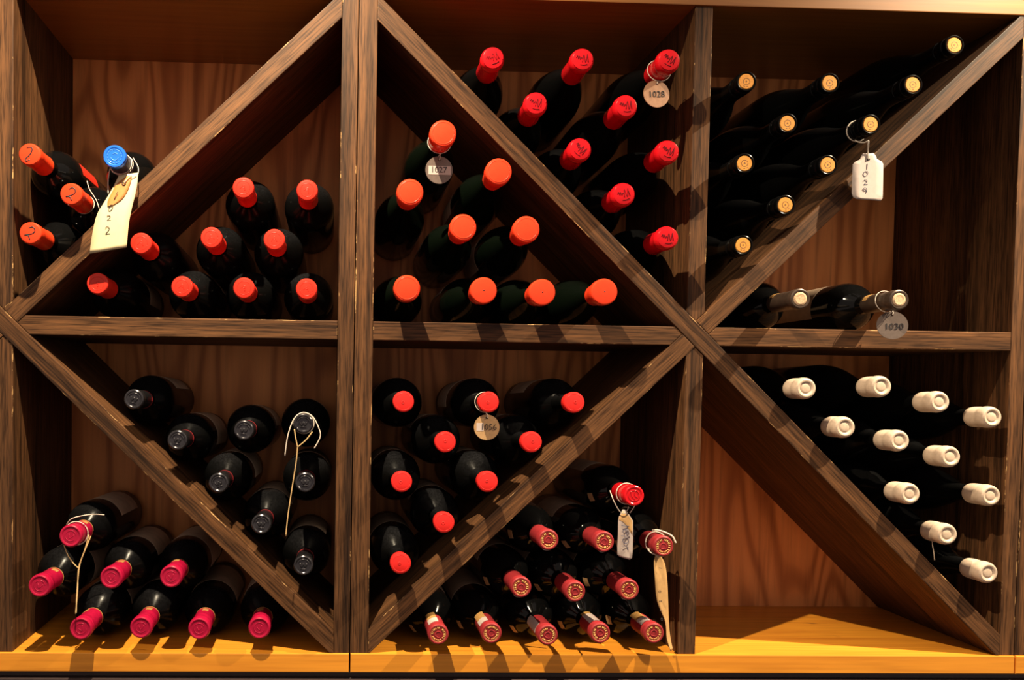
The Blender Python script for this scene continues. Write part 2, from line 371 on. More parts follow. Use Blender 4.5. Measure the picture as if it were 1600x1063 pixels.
# ---------------------------------------------------------------- bottles
BINS = {   # length of the bottles, body radius, then mouth x, z, base x, z and how far the mouth stands out of the rack
    'A': (0.279, 0.0365, [
        (-0.4417, 0.6896, -0.4412, 0.6847, 0.035),
        (-0.3862, 0.6379, -0.3889, 0.6335, 0.035),
        (-0.4406, 0.5844, -0.4415, 0.5825, 0.035),
        (-0.3283, 0.6893, -0.3372, 0.6886, 0.035),
    ]),
    'B': (0.257, 0.0375, [
        (-0.1575, 0.6571, -0.1575, 0.6472, 0.013),
        (-0.0689, 0.6556, -0.0689, 0.6457, 0.013),
        (-0.2978, 0.5775, -0.2978, 0.5675, 0.013),
        (-0.2010, 0.5874, -0.2010, 0.5775, 0.013),
        (-0.1138, 0.5866, -0.1138, 0.5766, 0.013),
        (-0.3572, 0.5208, -0.3572, 0.5136, 0.013),
        (-0.2410, 0.5185, -0.2410, 0.5136, 0.013),
        (-0.1552, 0.5184, -0.1552, 0.5136, 0.013),
        (-0.0680, 0.5186, -0.0680, 0.5136, 0.013),
    ]),
    'C': (0.294, 0.0385, [
        (0.1145, 0.7268, 0.1145, 0.7169, 0.050),
        (0.1910, 0.6776, 0.1910, 0.6677, 0.050),
        (0.0712, 0.6471, 0.0712, 0.6372, 0.050),
        (0.1441, 0.6014, 0.1441, 0.5915, 0.050),
        (0.2306, 0.6007, 0.2306, 0.5907, 0.050),
        (0.0691, 0.5175, 0.0691, 0.5146, 0.050),
        (0.1737, 0.5166, 0.1737, 0.5146, 0.050),
        (0.2541, 0.5157, 0.2541, 0.5146, 0.050),
        (0.3397, 0.5179, 0.3397, 0.5146, 0.050),
    ]),
    'D': (0.284, 0.0400, [
        (0.1821, 0.8333, 0.1923, 0.8339, 0.040),
        (0.3055, 0.8351, 0.3115, 0.8309, 0.040),
        (0.4255, 0.8376, 0.4278, 0.8302, 0.040),
        (0.2426, 0.7738, 0.2534, 0.7756, 0.040),
        (0.3672, 0.7736, 0.3746, 0.7702, 0.040),
        (0.3048, 0.7131, 0.3159, 0.7155, 0.040),
        (0.4274, 0.7134, 0.4351, 0.7110, 0.040),
        (0.3671, 0.6536, 0.3776, 0.6550, 0.040),
        (0.4297, 0.5954, 0.4380, 0.5942, 0.040),
    ]),
    'E': (0.274, 0.0395, [
        (0.8329, 0.8734, 0.8306, 0.8676, 0.030),
        (0.5387, 0.8150, 0.5483, 0.8150, 0.030),
        (0.6567, 0.8161, 0.6611, 0.8139, 0.030),
        (0.7754, 0.8170, 0.7736, 0.8124, 0.030),
        (0.5986, 0.7590, 0.6042, 0.7587, 0.030),
        (0.7170, 0.7606, 0.7167, 0.7573, 0.030),
        (0.5396, 0.7023, 0.5473, 0.7035, 0.030),
        (0.6578, 0.7029, 0.6598, 0.7022, 0.030),
        (0.5992, 0.6461, 0.6029, 0.6471, 0.030),
        (0.5408, 0.5889, 0.5460, 0.5920, 0.030),
    ]),
    'F': (0.294, 0.0370, [
        (0.6124, 0.5133, 0.6149, 0.5131, 0.050),
        (0.7517, 0.5145, 0.7517, 0.5131, 0.050),
    ]),
    'G': (0.260, 0.0385, [
        (0.6457, 0.3902, 0.6494, 0.3841, 0.016),
        (0.7558, 0.3945, 0.7576, 0.3867, 0.016),
        (0.8420, 0.3737, 0.8420, 0.3638, 0.016),
        (0.9203, 0.3527, 0.9163, 0.3428, 0.016),
        (0.7045, 0.3352, 0.7074, 0.3280, 0.016),
        (0.7849, 0.3169, 0.7848, 0.3072, 0.016),
        (0.8611, 0.2948, 0.8621, 0.2857, 0.016),
        (0.8034, 0.2405, 0.8057, 0.2328, 0.016),
        (0.9230, 0.2390, 0.9181, 0.2315, 0.016),
        (0.8607, 0.1821, 0.8619, 0.1784, 0.016),
        (0.9237, 0.1264, 0.9174, 0.1246, 0.016),
    ]),
    'I': (0.279, 0.0375, [
        (0.0683, 0.3636, 0.0683, 0.3536, 0.035),
        (0.1865, 0.3646, 0.1865, 0.3547, 0.035),
        (0.3062, 0.3658, 0.3056, 0.3566, 0.035),
        (0.1273, 0.3084, 0.1273, 0.2985, 0.035),
        (0.2477, 0.3099, 0.2474, 0.3003, 0.035),
        (0.0676, 0.2527, 0.0676, 0.2428, 0.035),
        (0.1872, 0.2540, 0.1872, 0.2440, 0.035),
        (0.1275, 0.1963, 0.1275, 0.1864, 0.035),
        (0.0679, 0.1386, 0.0679, 0.1287, 0.035),
    ]),
    'J': (0.279, 0.0363, [
        (0.3936, 0.2364, 0.3936, 0.2265, 0.035),
        (0.2741, 0.1734, 0.2733, 0.1649, 0.035),
        (0.3527, 0.1713, 0.3521, 0.1624, 0.035),
        (0.4372, 0.1657, 0.4372, 0.1558, 0.035),
        (0.2373, 0.1066, 0.2364, 0.0980, 0.035),
        (0.3136, 0.1008, 0.3100, 0.1019, 0.035),
        (0.3897, 0.1039, 0.3899, 0.1001, 0.035),
        (0.1223, 0.0394, 0.1223, 0.0363, 0.035),
        (0.1968, 0.0415, 0.1968, 0.0363, 0.035),
        (0.2762, 0.0391, 0.2753, 0.0363, 0.035),
        (0.3504, 0.0422, 0.3547, 0.0362, 0.035),
        (0.4268, 0.0425, 0.4290, 0.0363, 0.035),
    ]),
    'K': (0.256, 0.0370, [
        (-0.3064, 0.3612, -0.3037, 0.3540, 0.012),
        (-0.2457, 0.3047, -0.2442, 0.2964, 0.012),
        (-0.1532, 0.3198, -0.1532, 0.3099, 0.012),
        (-0.0701, 0.3303, -0.0701, 0.3204, 0.012),
        (-0.1878, 0.2452, -0.1845, 0.2387, 0.012),
        (-0.0668, 0.2474, -0.0668, 0.2375, 0.012),
        (-0.1277, 0.1876, -0.1246, 0.1807, 0.012),
        (-0.0676, 0.1295, -0.0646, 0.1226, 0.012),
    ]),
    'L': (0.255, 0.0375, [
        (-0.3876, 0.1718, -0.3876, 0.1619, 0.028),
        (-0.4304, 0.1018, -0.4304, 0.0918, 0.026),
        (-0.3347, 0.1119, -0.3345, 0.1024, 0.018),
        (-0.2519, 0.1139, -0.2519, 0.1039, 0.018),
        (-0.3725, 0.0436, -0.3727, 0.0375, 0.030),
        (-0.2944, 0.0403, -0.2944, 0.0375, 0.013),
        (-0.2134, 0.0382, -0.2134, 0.0375, 0.011),
        (-0.1286, 0.0402, -0.1286, 0.0375, 0.013),
    ]),
}


def neck_profile_bord(R, L, rn, lip=False):
    p = [(0, 0.006), (R * .55, 0.004), (R * .88, 0.0), (R * .97, 0.0015), (R, 0.006), (R, .3 * L), (R, .615 * L), (R * .985, .64 * L), (R * .94, .663 * L), (R * .85, .687 * L),
         (R * .71, .71 * L), (R * .56, .73 * L), (rn * 1.18, .752 * L), (rn * 1.05, .775 * L), (rn, .80 * L)]
    return p + end_profile(L, rn, lip)
def neck_profile_burg(R, L, rn, lip=False):
    p = [(0, 0.006), (R * .55, 0.004), (R * .88, 0.0), (R * .97, 0.0015), (R, 0.006), (R, .25 * L), (R, .44 * L), (R * .985, .48 * L), (R * .945, .525 * L), (R * .87, .575 * L),
         (R * .755, .63 * L), (R * .62, .68 * L), (R * .49, .73 * L), (rn * 1.14, .775 * L), (rn * 1.03, .81 * L), (rn, .84 * L)]
    return p + end_profile(L, rn, lip)
def end_profile(L, rn, lip):
    if not lip: return [(rn, L - .02), (rn * .96, L - .004), (0, L - .004)]
    r = .0146
    return [(rn, L - .020), (rn * 1.02, L - .0175), (r * .985, L - .0165), (r, L - .015), (r, L - .0095), (r * .96, L - .0082), (r * .93, L - .0075), (r * .95, L - .0066), (r * .96, L - .0018),
            (r * .92, L - .0004), (r * .86, L), (r * .80, L - .0004), (r * .765, L - .0016), (r * .76, L - .006), (0, L - .006)]
def cap_profile(kind, L, rf):
    """capsule skins, from the axis on the mouth end back to the neck"""
    if kind == 'flat':        # smooth, slight lip
        p = [(0, L), (rf * .78, L), (rf * .90, L - .0004), (rf * .97, L - .0014), (rf, L - .0034), (rf * .995, L - .013), (rf * .96, L - .0155), (rf * .925, L - .019), (rf * .93, L - .050), (rf * .955, L - .0512), (rf * .94, L - .0524)]
    elif kind == 'ringed':    # rim round a slightly sunk disc, bead below
        p = [(0, L - .0009), (rf * .70, L - .0009), (rf * .76, L - .0002), (rf * .86, L), (rf * .95, L - .001), (rf, L - .003), (rf * .995, L - .006), (rf * .965, L - .0076), (rf * .99, L - .009), (rf * .985, L - .0125), (rf * .94, L - .0148),
             (rf * .915, L - .018), (rf * .915, L - .053), (rf * .90, L - .0534)]
    elif kind == 'dome':      # bulging soft bead
        p = [(0, L), (rf * .55, L - .0002), (rf * .78, L - .0011), (rf * .92, L - .0034), (rf * .985, L - .0066), (rf, L - .0100), (rf * .975, L - .0135), (rf * .91, L - .0158), (rf * .875, L - .0185), (rf * .93, L - .052), (rf * .915, L - .0526)]
    elif kind == 'cone':      # thick wax widening to the mouth
        p = [(0, L), (rf * .80, L), (rf * .92, L - .0006), (rf * .985, L - .0022), (rf, L - .005), (rf * .985, L - .014), (rf * .93, L - .018), (rf * .84, L - .030), (rf * .80, L - .040), (rf * .78, L - .0404)]
    elif kind == 'wax':       # short wax plug with drip step
        p = [(0, L), (rf * .82, L), (rf * .93, L - .0006), (rf, L - .0026), (rf, L - .006), (rf * .96, L - .0085), (rf * .93, L - .010), (rf * .93, L - .017), (rf * .88, L - .018)]
    elif kind == 'dip':       # long dipped wax, sunk mouth, bulge
        p = [(0, L - .0022), (rf * .52, L - .002), (rf * .64, L - .0003), (rf * .76, L), (rf * .90, L - .0012), (rf * .97, L - .0035), (rf, L - .008), (rf * .985, L - .0125), (rf * .93, L - .0155), (rf * .925, L - .018), (rf * .97, L - .021), (rf * .965, L - .030), (rf * .93, L - .0345), (rf * .88, L - .036)]
    elif kind == 'torn':      # foil cut open at the mouth
        p = [(rf * .70, L - .0012), (rf * .74, L - .0002), (rf * .86, L), (rf * .96, L - .001), (rf, L - .003), (rf, L - .011), (rf * .96, L - .0132), (rf * .93, L - .016), (rf * .93, L - .062), (rf * .91, L - .0626)]
        return p + [(rf * .84, L - .0626), (rf * .70, L - .004), (rf * .70, L - .0012)]
    zb = p[-1][1]
    return p + [(rf * .80, zb), (rf * .78, L - .0045), (0, L - .0045)]

def arc(cx, cy, r, a0, a1, n=10): return [(cx + r * math.cos(math.radians(a0 + (a1 - a0) * i / n)), cy + r * math.sin(math.radians(a0 + (a1 - a0) * i / n))) for i in range(n + 1)]
GLYPH = {   # unit height, x right, y up, centred
    '1': [[(0.06, 0.5), (0.0, 0.0), (-0.06, -0.5)]],
    '0': [arc(0, 0, 0.5, 100, 450, 16)],
    '2': [[(-0.3, 0.3), (-0.15, 0.48), (0.12, 0.48), (0.26, 0.26), (0.1, -0.05), (-0.28, -0.46), (0.05, -0.42), (0.38, -0.4)]],
    '9': [[(0.26, 0.22), (0.14, 0.46), (-0.14, 0.46), (-0.26, 0.22), (-0.12, 0.0), (0.12, 0.02), (0.26, 0.24), (0.24, -0.08), (0.12, -0.5)]],
    '5': [[(0.3, 0.48), (-0.2, 0.48), (-0.24, 0.08), (0.1, 0.1), (0.26, -0.18), (0.05, -0.46), (-0.28, -0.42)]],
    '7': [[(-0.3, 0.45), (0.3, 0.48), (0.05, 0.0), (-0.1, -0.5)]],
    'e': [[(-0.25, 0.0), (0.25, 0.1), (0.1, 0.35), (-0.18, 0.25), (-0.25, -0.1), (-0.05, -0.35), (0.3, -0.2)]],
    'o': [arc(0, 0, 0.33, 60, 410, 12)],
    's': [[(0.22, 0.3), (-0.05, 0.38), (-0.2, 0.18), (0.15, -0.1), (0.1, -0.35), (-0.25, -0.3)]],
    'r': [[(-0.15, 0.3), (-0.15, -0.4)], [(-0.15, 0.1), (0.05, 0.3), (0.25, 0.28)]],
}
def squash(g, kx): return [[(x * kx, y) for x, y in s] for s in g]
GLYPH['0'] = squash(GLYPH['0'], 0.55)
EMB_M = [[(-.66, .10), (-.52, .34), (-.46, -.02), (-.34, .30), (-.26, -.08), (-.14, .16), (-.06, -.04)], [(-.06, -.34), (.10, .44), (.24, -.36), (.46, .46)], [(.46, .46), (.52, -.34)], [(-.3, -.56), (.05, -.62), (.4, -.54)]]
EMB_RING = [arc(0, 0, .62, 0, 350, 20), [(-.25, -.22), (0, .24), (.25, -.22)], [(-.12, -.02), (.12, -.02)]]
EMB_W = [arc(0, 0, .70, 20, 160, 10), [(-.4, .2), (-.2, -.25), (0, .18), (.2, -.25), (.4, .2)], [(-.34, -.44), (.34, -.44)]]
EMB_TWO = [[(-.34, .28), (-.12, .56), (.22, .42), (.20, .05), (-.28, -.46), (.02, -.30), (.34, -.52)]]
EMB_SEVEN = [[(-.05, .62), (.35, .52), (.30, .22), (-.05, -.10), (-.42, -.28), (-.46, -.52), (-.12, -.50)]]
def face_marks(name, strokes, rf, z, r, rot=0.0, flat=0.6):
    c, s = math.cos(rot), math.sin(rot)
    return tubes(name, [smooth_path([((x * c - y * s) * rf, (x * s + y * c) * rf, z) for x, y in st], 4) for st in strokes], r, 6, flat)

# kind: shape, cap kind, face radius, cap material, glass, label reach
KIND = {
    'A': dict(shape='bord', cap='flat', rf=.0150, mat='orange', glass='glass_clean', label=None),
    'B': dict(shape='bord', cap='flat', rf=.0150, mat='redorange', glass='glass', label=(.10, .40, 'paper_light')),
    'C': dict(shape='burg', cap='cone', rf=.0183, mat='coral', glass='glass_green', label=(.10, .38, 'paper_light')),
    'D': dict(shape='burg', cap='dome', rf=.0166, mat='red', glass='glass_black', label=None),
    'E': dict(shape='burg', cap=None, rf=.0146, mat=None, glass='glass_black', label=None),
    'F': dict(shape='bord', cap='torn', rf=.0142, mat='taupe', glass='glass_clean', label=(.16, .52, 'paper')),
    'G': dict(shape='burg', cap='dip', rf=.0156, mat='white_wax', glass='glass_black', label=None),
    'I': dict(shape='bord', cap='wax', rf=.0147, mat='redwax', glass='glass', label=(.12, .46, 'paper_light')),
    'J': dict(shape='bord', cap='ringed', rf=.0148, mat='darkred', glass='glass_clean', label=(.14, .50, 'paper_light')),
    'K': dict(shape='bord', cap='ringed', rf=.0142, mat='pewter', glass='glass', label=(.12, .50, 'paper_light')),
    'L': dict(shape='bord', cap='ringed', rf=.0158, mat='crimson', glass='glass', label=(.12, .50, 'paper_light')),
}
MESH = {}
def shared(key, fn):
    if key not in MESH: MESH[key] = fn()
    return MESH[key]
BOT = {}
def bottle_matrix(k, i):
    L, R, rows = BINS[k]; cx, cz, bx, bz, p = rows[i]
    cap = Vector((cx, -p, cz)); base = Vector((bx, D - 0.004, bz))
    zc = (cap - base).normalized(); base = cap - zc * L
    xc = Vector((1, 0, 0)); xc = (xc - zc * xc.dot(zc)).normalized(); yc = zc.cross(xc)
    return Matrix(((xc.x, yc.x, zc.x, base.x), (xc.y, yc.y, zc.y, base.y), (xc.z, yc.z, zc.z, base.z), (0, 0, 0, 1))), L, R
def bottle(k, i, label, group, name='wine_bottle', cap_mat=None, glass_mat=None):
    q = KIND[k]; mw, L, R = bottle_matrix(k, i); rf = q['rf']; rnd = random.Random(k + str(i))
    root = thing(name, label, 'wine bottle', mw, group)
    rn = .0118 if q['cap'] else .0134
    prof = neck_profile_bord if q['shape'] == 'bord' else neck_profile_burg
    gm = glass_mat or q['glass']
    link('glass_body', shared(('body', k, gm), lambda: lathe('glass_body', prof(R, L, rn, q['cap'] is None))), M[gm], root)
    cap = None
    if q['cap']:
        cm = cap_mat or q['mat']
        cap = link('capsule', shared(('cap', k, cm), lambda: lathe('capsule', cap_profile(q['cap'], L, rf))), M[cm], root)
        cap.rotation_euler.z = rnd.uniform(-.3, .3)
    if q['label']:
        z0, z1, lm = q['label']; a = PI / 2 + rnd.uniform(-.8, .8)
        lb = link('paper_label', shared(('label', k), lambda: shell('paper_label', R + .00002, R + .0003, z0 * L, z1 * L, -1.45, 1.45)), M[lm], root)
        lb.rotation_euler.z = a
    BOT[k, i] = (root, cap, mw, L, R)
    return root, cap, L, R, rnd
def sub(name, me, mat, parent, rz=0.0):
    o = link(name, me, M[mat], parent); o.rotation_euler.z = rz; return o

LABELS = {
 'A': ('orange-capped bottles beside the left post', [
    'dark wine bottle with pen-marked orange capsule, uppermost against the left post',
    'dark wine bottle with pen-marked orange capsule, just left of the big manila tag',
    'dark wine bottle with pen-marked orange capsule, lowest against the left post',
    'dark wine bottle with shiny blue capsule holding the big manila tag']),
 'B': ('red-orange capped bottles on the left shelf', [
    'red-orange capped bottle on left shelf, left of the two in the top row',
    'red-orange capped bottle on left shelf, right of the two in the top row',
    'red-orange capped bottle on left shelf, leftmost of the middle row under the diagonal',
    'red-orange capped bottle on left shelf, centre of the middle row of three',
    'red-orange capped bottle on left shelf, rightmost of the middle row of three',
    'red-orange capped bottle lying on left shelf, leftmost of the bottom row',
    'red-orange capped bottle lying on left shelf, second from left in the bottom row',
    'red-orange capped bottle lying on left shelf, third from left in the bottom row',
    'red-orange capped bottle lying on left shelf, rightmost of the bottom row by the post']),
 'C': ('coral wax bottles on the middle shelf', [
    'coral-waxed bottle on middle shelf holding the round tag 1027',
    'coral-waxed bottle on middle shelf, highest against the diagonal board, right of tag 1027',
    'coral-waxed bottle on middle shelf, beside the double post below tag 1027',
    'coral-waxed bottle on middle shelf, left of the two above the bottom row',
    'coral-waxed bottle on middle shelf, right of the two above the bottom row',
    'coral-waxed bottle lying on middle shelf, leftmost of the bottom row',
    'coral-waxed bottle lying on middle shelf, second from left in the bottom row',
    'coral-waxed bottle lying on middle shelf, third from left in the bottom row',
    'coral-waxed bottle lying on middle shelf, rightmost of the bottom row']),
 'D': ('embossed red capsule bottles above the diagonal', [
    'embossed red capsule bottle, leftmost of the top row above the diagonal',
    'embossed red capsule bottle, middle of the top row above the diagonal',
    'embossed red capsule bottle in the top row holding round tag 1028',
    'embossed red capsule bottle, left of the two in the second row from the top',
    'embossed red capsule bottle, right of the two in the second row, below tag 1028',
    'embossed red capsule bottle, left of the two in the third row, on the diagonal',
    'embossed red capsule bottle, right of the two in the third row, by the centre post',
    'embossed red capsule bottle, single one of the fourth row, above the lowest',
    'embossed red capsule bottle, lowest one wedged between diagonal and centre post']),
 'E': ('uncapped bottles with bare corks', [
    'bare-cork bottle highest at the far right under the top plank',
    'bare-cork bottle, leftmost of the three in the upper row by the centre post',
    'bare-cork bottle, middle of the three in the upper row',
    'bare-cork bottle, right of the three in the upper row, above tag 1029',
    'bare-cork bottle, left of the two in the second row, left of the tagged one',
    'bare-cork bottle holding the white paper tag 1029',
    'bare-cork bottle, left of the two in the third row by the centre post',
    'bare-cork bottle, right of the two in the third row, left of tag 1029',
    'bare-cork bottle, next to lowest on the rising diagonal board',
    'bare-cork bottle, lowest one beside the centre post']),
 'F': ('torn foil bottles on the right shelf', [
    'torn-foil bottle on right shelf, the left one tucked under the diagonal',
    'torn-foil bottle with paper label on right shelf holding round tag 1030']),
 'G': ('ivory wax bottles under the right shelf', [
    'ivory-waxed bottle, leftmost of the top row under the right shelf',
    'ivory-waxed bottle, second from left in the top row under the right shelf',
    'ivory-waxed bottle, third from left in the top row under the right shelf',
    'ivory-waxed bottle, rightmost of the top row by the right post',
    'ivory-waxed bottle, leftmost of the second row of three on the diagonal',
    'ivory-waxed bottle, middle of the second row of three',
    'ivory-waxed bottle, rightmost of the second row of three',
    'ivory-waxed bottle, left of the two in the third row, on the diagonal',
    'ivory-waxed bottle, right of the two in the third row, by the right post',
    'ivory-waxed bottle with a thin hanging wax thread, second from the bottom',
    'ivory-waxed bottle, lowest one wedged in the right corner']),
 'I': ('red wax bottles under the middle shelf', [
    'red-waxed bottle under middle shelf, leftmost of the top row',
    'red-waxed bottle under middle shelf holding the round tag 1056',
    'red-waxed bottle under middle shelf, rightmost of the top row',
    'red-waxed bottle under middle shelf, left of the two beside tag 1056',
    'red-waxed bottle under middle shelf, right of the two beside tag 1056',
    'red-waxed bottle under middle shelf, third row, beside the double post',
    'red-waxed bottle under middle shelf, third row, on the rising diagonal',
    'red-waxed bottle under middle shelf, single one of the fourth row',
    'red-waxed bottle under middle shelf, lowest one in the corner']),
 'J': ('dark red foil bottles on the middle floor plank', [
    'bright red capsule bottle on top of the dark red foil pile, holding a string tag',
    'gold-rimmed dark red foil bottle, leftmost of the upper row of three',
    'gold-rimmed dark red foil bottle, middle of the upper row, left of string tag',
    'gold-rimmed dark red foil bottle holding the long curled tan tag',
    'gold-rimmed dark red foil bottle, leftmost of the row above the bottom one',
    'gold-rimmed dark red foil bottle, middle of the row above the bottom one',
    'gold-rimmed dark red foil bottle, rightmost of the row above the bottom one',
    'dark red foil bottle with paper neck strip, leftmost of the bottom five',
    'dark red foil bottle with paper neck strip, second from left of the bottom five',
    'dark red foil bottle with paper neck strip, third of the bottom five',
    'dark red foil bottle with paper neck strip, fourth from left of the bottom five',
    'dark red foil bottle with gold and paper neck strip, rightmost of the bottom five']),
 'K': ('pewter capsule bottles under the left shelf', [
    'pewter-capped bottle under left shelf, highest on the left of the diagonal',
    'pewter-capped bottle under left shelf, second one down along the diagonal',
    'pewter-capped bottle under left shelf, middle of the upper ones, left of white string',
    'pewter-capped bottle under left shelf with white string looped over it',
    'pewter-capped bottle under left shelf, third one down along the diagonal',
    'pewter-capped bottle under left shelf, beside the post just below the string loop',
    'pewter-capped bottle under left shelf, fourth one down along the diagonal',
    'pewter-capped bottle under left shelf, lowest one in the corner']),
 'L': ('crimson capsule bottles on the left floor plank', [
    'crimson-capped bottle on top of the pile with string looped round it',
    'crimson-capped bottle, leftmost of the second row, by the left post',
    'crimson-capped bottle, middle of the second row of three',
    'crimson-capped bottle, rightmost of the second row of three',
    'crimson-capped bottle lying on left floor plank, leftmost of the bottom row',
    'crimson-capped bottle lying on left floor plank, second from left of the bottom row',
    'crimson-capped bottle lying on left floor plank, third from left of the bottom row',
    'crimson-capped bottle lying on left floor plank, rightmost of the bottom row']),
}
for k, (group, labs) in LABELS.items():
    q = KIND[k]; rf = q['rf']
    for i, lab in enumerate(labs):
        cm = gm = None
        if k == 'A' and i == 3: cm = 'navy'
        if k == 'J' and i == 0: cm = 'red'
        root, cap, L, R, rnd = bottle(k, i, lab, group, cap_mat=cm, glass_mat=gm)
        roll = rnd.uniform(-.5, .5)
        if k == 'A':
            if i < 3:
                st = (EMB_SEVEN, EMB_TWO, EMB_TWO)[i]
                sub('pen_mark', face_marks('pen_mark', st, rf, L + .0001, .0008, (.2, -.5, -.9)[i], .4), 'ink', cap)
            else:
                sub('blue_foil_top', shared('bluetop', lambda: lathe('blue_foil_top', [(0, L + .0004), (rf * .72, L + .0004), (rf * .78, L + .0010), (rf * .95, L + .0010), (rf * 1.03, L - .001), (rf * 1.04, L - .0035), (rf * 1.035, L - .006), (rf * .9, L - .0062), (rf * .7, L - .003), (0, L - .003)])), 'blue', cap)
                sub('embossing', face_marks('embossing', [arc(0, 0, .62, 20 + 24 * j, 34 + 24 * j, 3) for j in range(15)] + [arc(0, -.02, .34, 200, 350, 8), arc(.05, .1, .2, 20, 160, 6)], rf, L + .0005, .0006, .2), 'emboss_blue', cap)
            if i == 0:
                sub('red_label', shell('red_label', R + .0001, R + .0005, .34 * L, .60 * L, .12, .62, 10), 'redorange', root)
        elif k == 'B':
            sub('embossing', shared('embB', lambda: face_marks('embossing', EMB_RING, rf, L, .00045)), 'redorange', cap, roll)
        elif k == 'C':
            if i >= 6: sub('dimple_shade', shared('dimC', lambda: lathe('dimple_shade', [(0, L + .0003), (.0006, L + .0003), (.0011, L + .0001), (.0011, L - .0008), (0, L - .0008)], 10)), 'ink', cap)  # raised black dot; the dimple's shade is put into its colour
            else: sub('wax_rim', shared('rimC', lambda: face_marks('wax_rim', [arc(0, 0, .80, 0, 352, 28)], rf, L - .0002, .0007)), 'coral', cap)
        elif k == 'D':
            sub('embossing', shared('embD', lambda: face_marks('embossing', EMB_M, rf * .82, L - .0002, .0006, 0, .9)), 'emboss_shade_red', cap, roll)
            sub('embossed_rim', shared('rimD', lambda: face_marks('embossed_rim', [arc(0, 0, .80, 0, 352, 28)], rf, L - .0016, .0008)), 'red', cap)
        elif k == 'E':
            ck = sub('cork', shared('corkE', lambda: lathe('cork', [(0, L - .0006), (.0098, L - .0006), (.0105, L - .0012), (.01095, L - .0022), (.01095, L - .02), (0, L - .02)], 28)), 'cork', root)
            sub('stamp', shared('stampE', lambda: face_marks('stamp', [arc(0, 0, .42, 0, 350, 16), arc(0, 0, .07, 0, 350, 8), [(-.3, -.62), (-.1, -.68)], [(.1, -.68), (.32, -.6)]], .0105, L - .0006, .00032)), 'ink', ck, roll)
            sub('bead', shared('beadE', lambda: lathe('bead', [(.0130, L - .0262), (.0141, L - .0255), (.0144, L - .024), (.0141, L - .0225), (.0130, L - .0218), (.0128, L - .024), (.0130, L - .0262)])), q['glass'], root)
        elif k == 'F':
            ck = sub('cork', shared('corkF', lambda: lathe('cork', [(0, L + .0004), (.004, L - .0002), (.007, L + .0003), (.0092, L - .0006), (.0097, L - .002), (.0097, L - .0036), (0, L - .0036)], 22)), 'old_cork', root)
            sub('gold_band', shared('bandF', lambda: shell('gold_band', rf * .93, rf * .93 + .0003, L - .058, L - .050, .6, 2.6, 12)), 'gold', cap)
        elif k == 'G':
            sub('wax_puddle', shared('pudG', lambda: lathe('wax_puddle', [(0, L - .0012), (rf * .30, L - .0013), (rf * .44, L - .0017), (rf * .50, L - .0024), (0, L - .0026)], 20)), 'white_wax', cap)
            if i == 9:
                sub('wax_thread', tubes('wax_thread', [smooth_path([(-.006, -.0125, L - .024), (-.0062, -.02, L - .0242), (-.0058, -.03, L - .024), (-.006, -.042, L - .0242)])], .0006), 'white_wax', cap)
        elif k == 'I':
            sub('wax_rim', shared('rimI', lambda: face_marks('wax_rim', [arc(0, 0, .78, 0, 352, 26)], rf, L - .0002, .0006)), 'redwax', cap)
            sub('wax_mark', shared('markI', lambda: face_marks('wax_mark', [arc(.1, 0, .12, 0, 350, 10)], rf, L, .0007)), 'redwax', cap, rnd.uniform(0, 6))
        elif k == 'J':
            if i == 0:
                sub('embossing', face_marks('embossing', [arc(0, 0, .50, 0, 350, 20), [(-.15, .45), (-.2, 0), (.05, -.45)], [(.2, .4), (.1, 0), (.3, -.3)]], rf, L - .0006, .0006), 'red', cap)
            else:
                sub('gold_ring', shared('goldJ', lambda: tubes('gold_ring', [[(rf * a * math.cos(t), rf * a * math.sin(t), L - .0007) for a in (.48, .66)] for t in [2 * PI * j / 24 + (0.06 if j % 3 else 0) for j in range(24) if j % 8 != 7]], .0006, 5)), 'gold', cap, roll)
                sub('gold_rim', shared('goldJ2', lambda: face_marks('gold_rim', [arc(0, 0, .72, 0, 352, 28)], rf, L - .0007, .00035)), 'gold', cap)
                sub('crest', shared('crestJ', lambda: face_marks('crest', [[(-.25, -.25), (-.25, .1), (0, .28), (.25, .1), (.25, -.25), (-.25, -.25)]], rf, L - .0008, .0008)), 'darkred', cap, roll)
            if i >= 7:
                a = {7: 2.2, 8: 2.0, 9: 2.8, 10: 1.55, 11: 2.1}[i]; z0 = L - .060; r0 = rf * .925
                sub('paper_strip', shell('paper_strip', r0, r0 + .0006, L - (.034 if i in (7, 8, 11) else .05), L - .0165, a - .55, a + .55, 8), 'white_paper', cap)
                sub('gold_strip', shell('gold_strip', r0, r0 + .0004, z0, L - .03, a - .52, a + .52, 8), 'gold' if i != 9 else 'white_paper', cap)
            elif i > 0:
                a = -1.3 + rnd.uniform(-.3, .4)
                sub('paper_strip', shell('paper_strip', rf * .99, rf * 1.10, L - .013, L - .0085, a - .55, a + .45, 8), 'white_paper', cap)
            sub('gold_patch', shared('gcJ', lambda: shell('gold_patch', R * .965, R * .972, .657 * L, .690 * L, 3.35, 3.75, 6, .885)), 'brass', root, rnd.uniform(-.2, .3))  # small brass-coloured patch on the shoulder beside the neck
        elif k == 'K':
            sub('embossing', shared('embK', lambda: face_marks('embossing', EMB_W, rf * .85, L - .0006, .0010, 0, .9)), 'pewter', cap, roll * .5)
            sub('red_band', shared('bandK', lambda: shell('red_band', rf * .90, rf * .93, L - .0565, L - .0535, 0, 2 * PI - .001, 32)), 'darkred', cap)
        elif k == 'L':
            sub('embossing', shared('embL', lambda: face_marks('embossing', [arc(0, 0, .46, 30, 330, 16), [(-.2, .1), (0, -.2), (.25, .2)]], rf, L - .001, .0007)), 'crimson', cap, roll)
            sub('gold_patch', shared('gcL', lambda: shell('gold_patch', rf * .915, rf * .915 + .0003, L - .049, L - .040, PI / 2 - .3, PI / 2 + .3, 6)), 'gold', cap, roll)
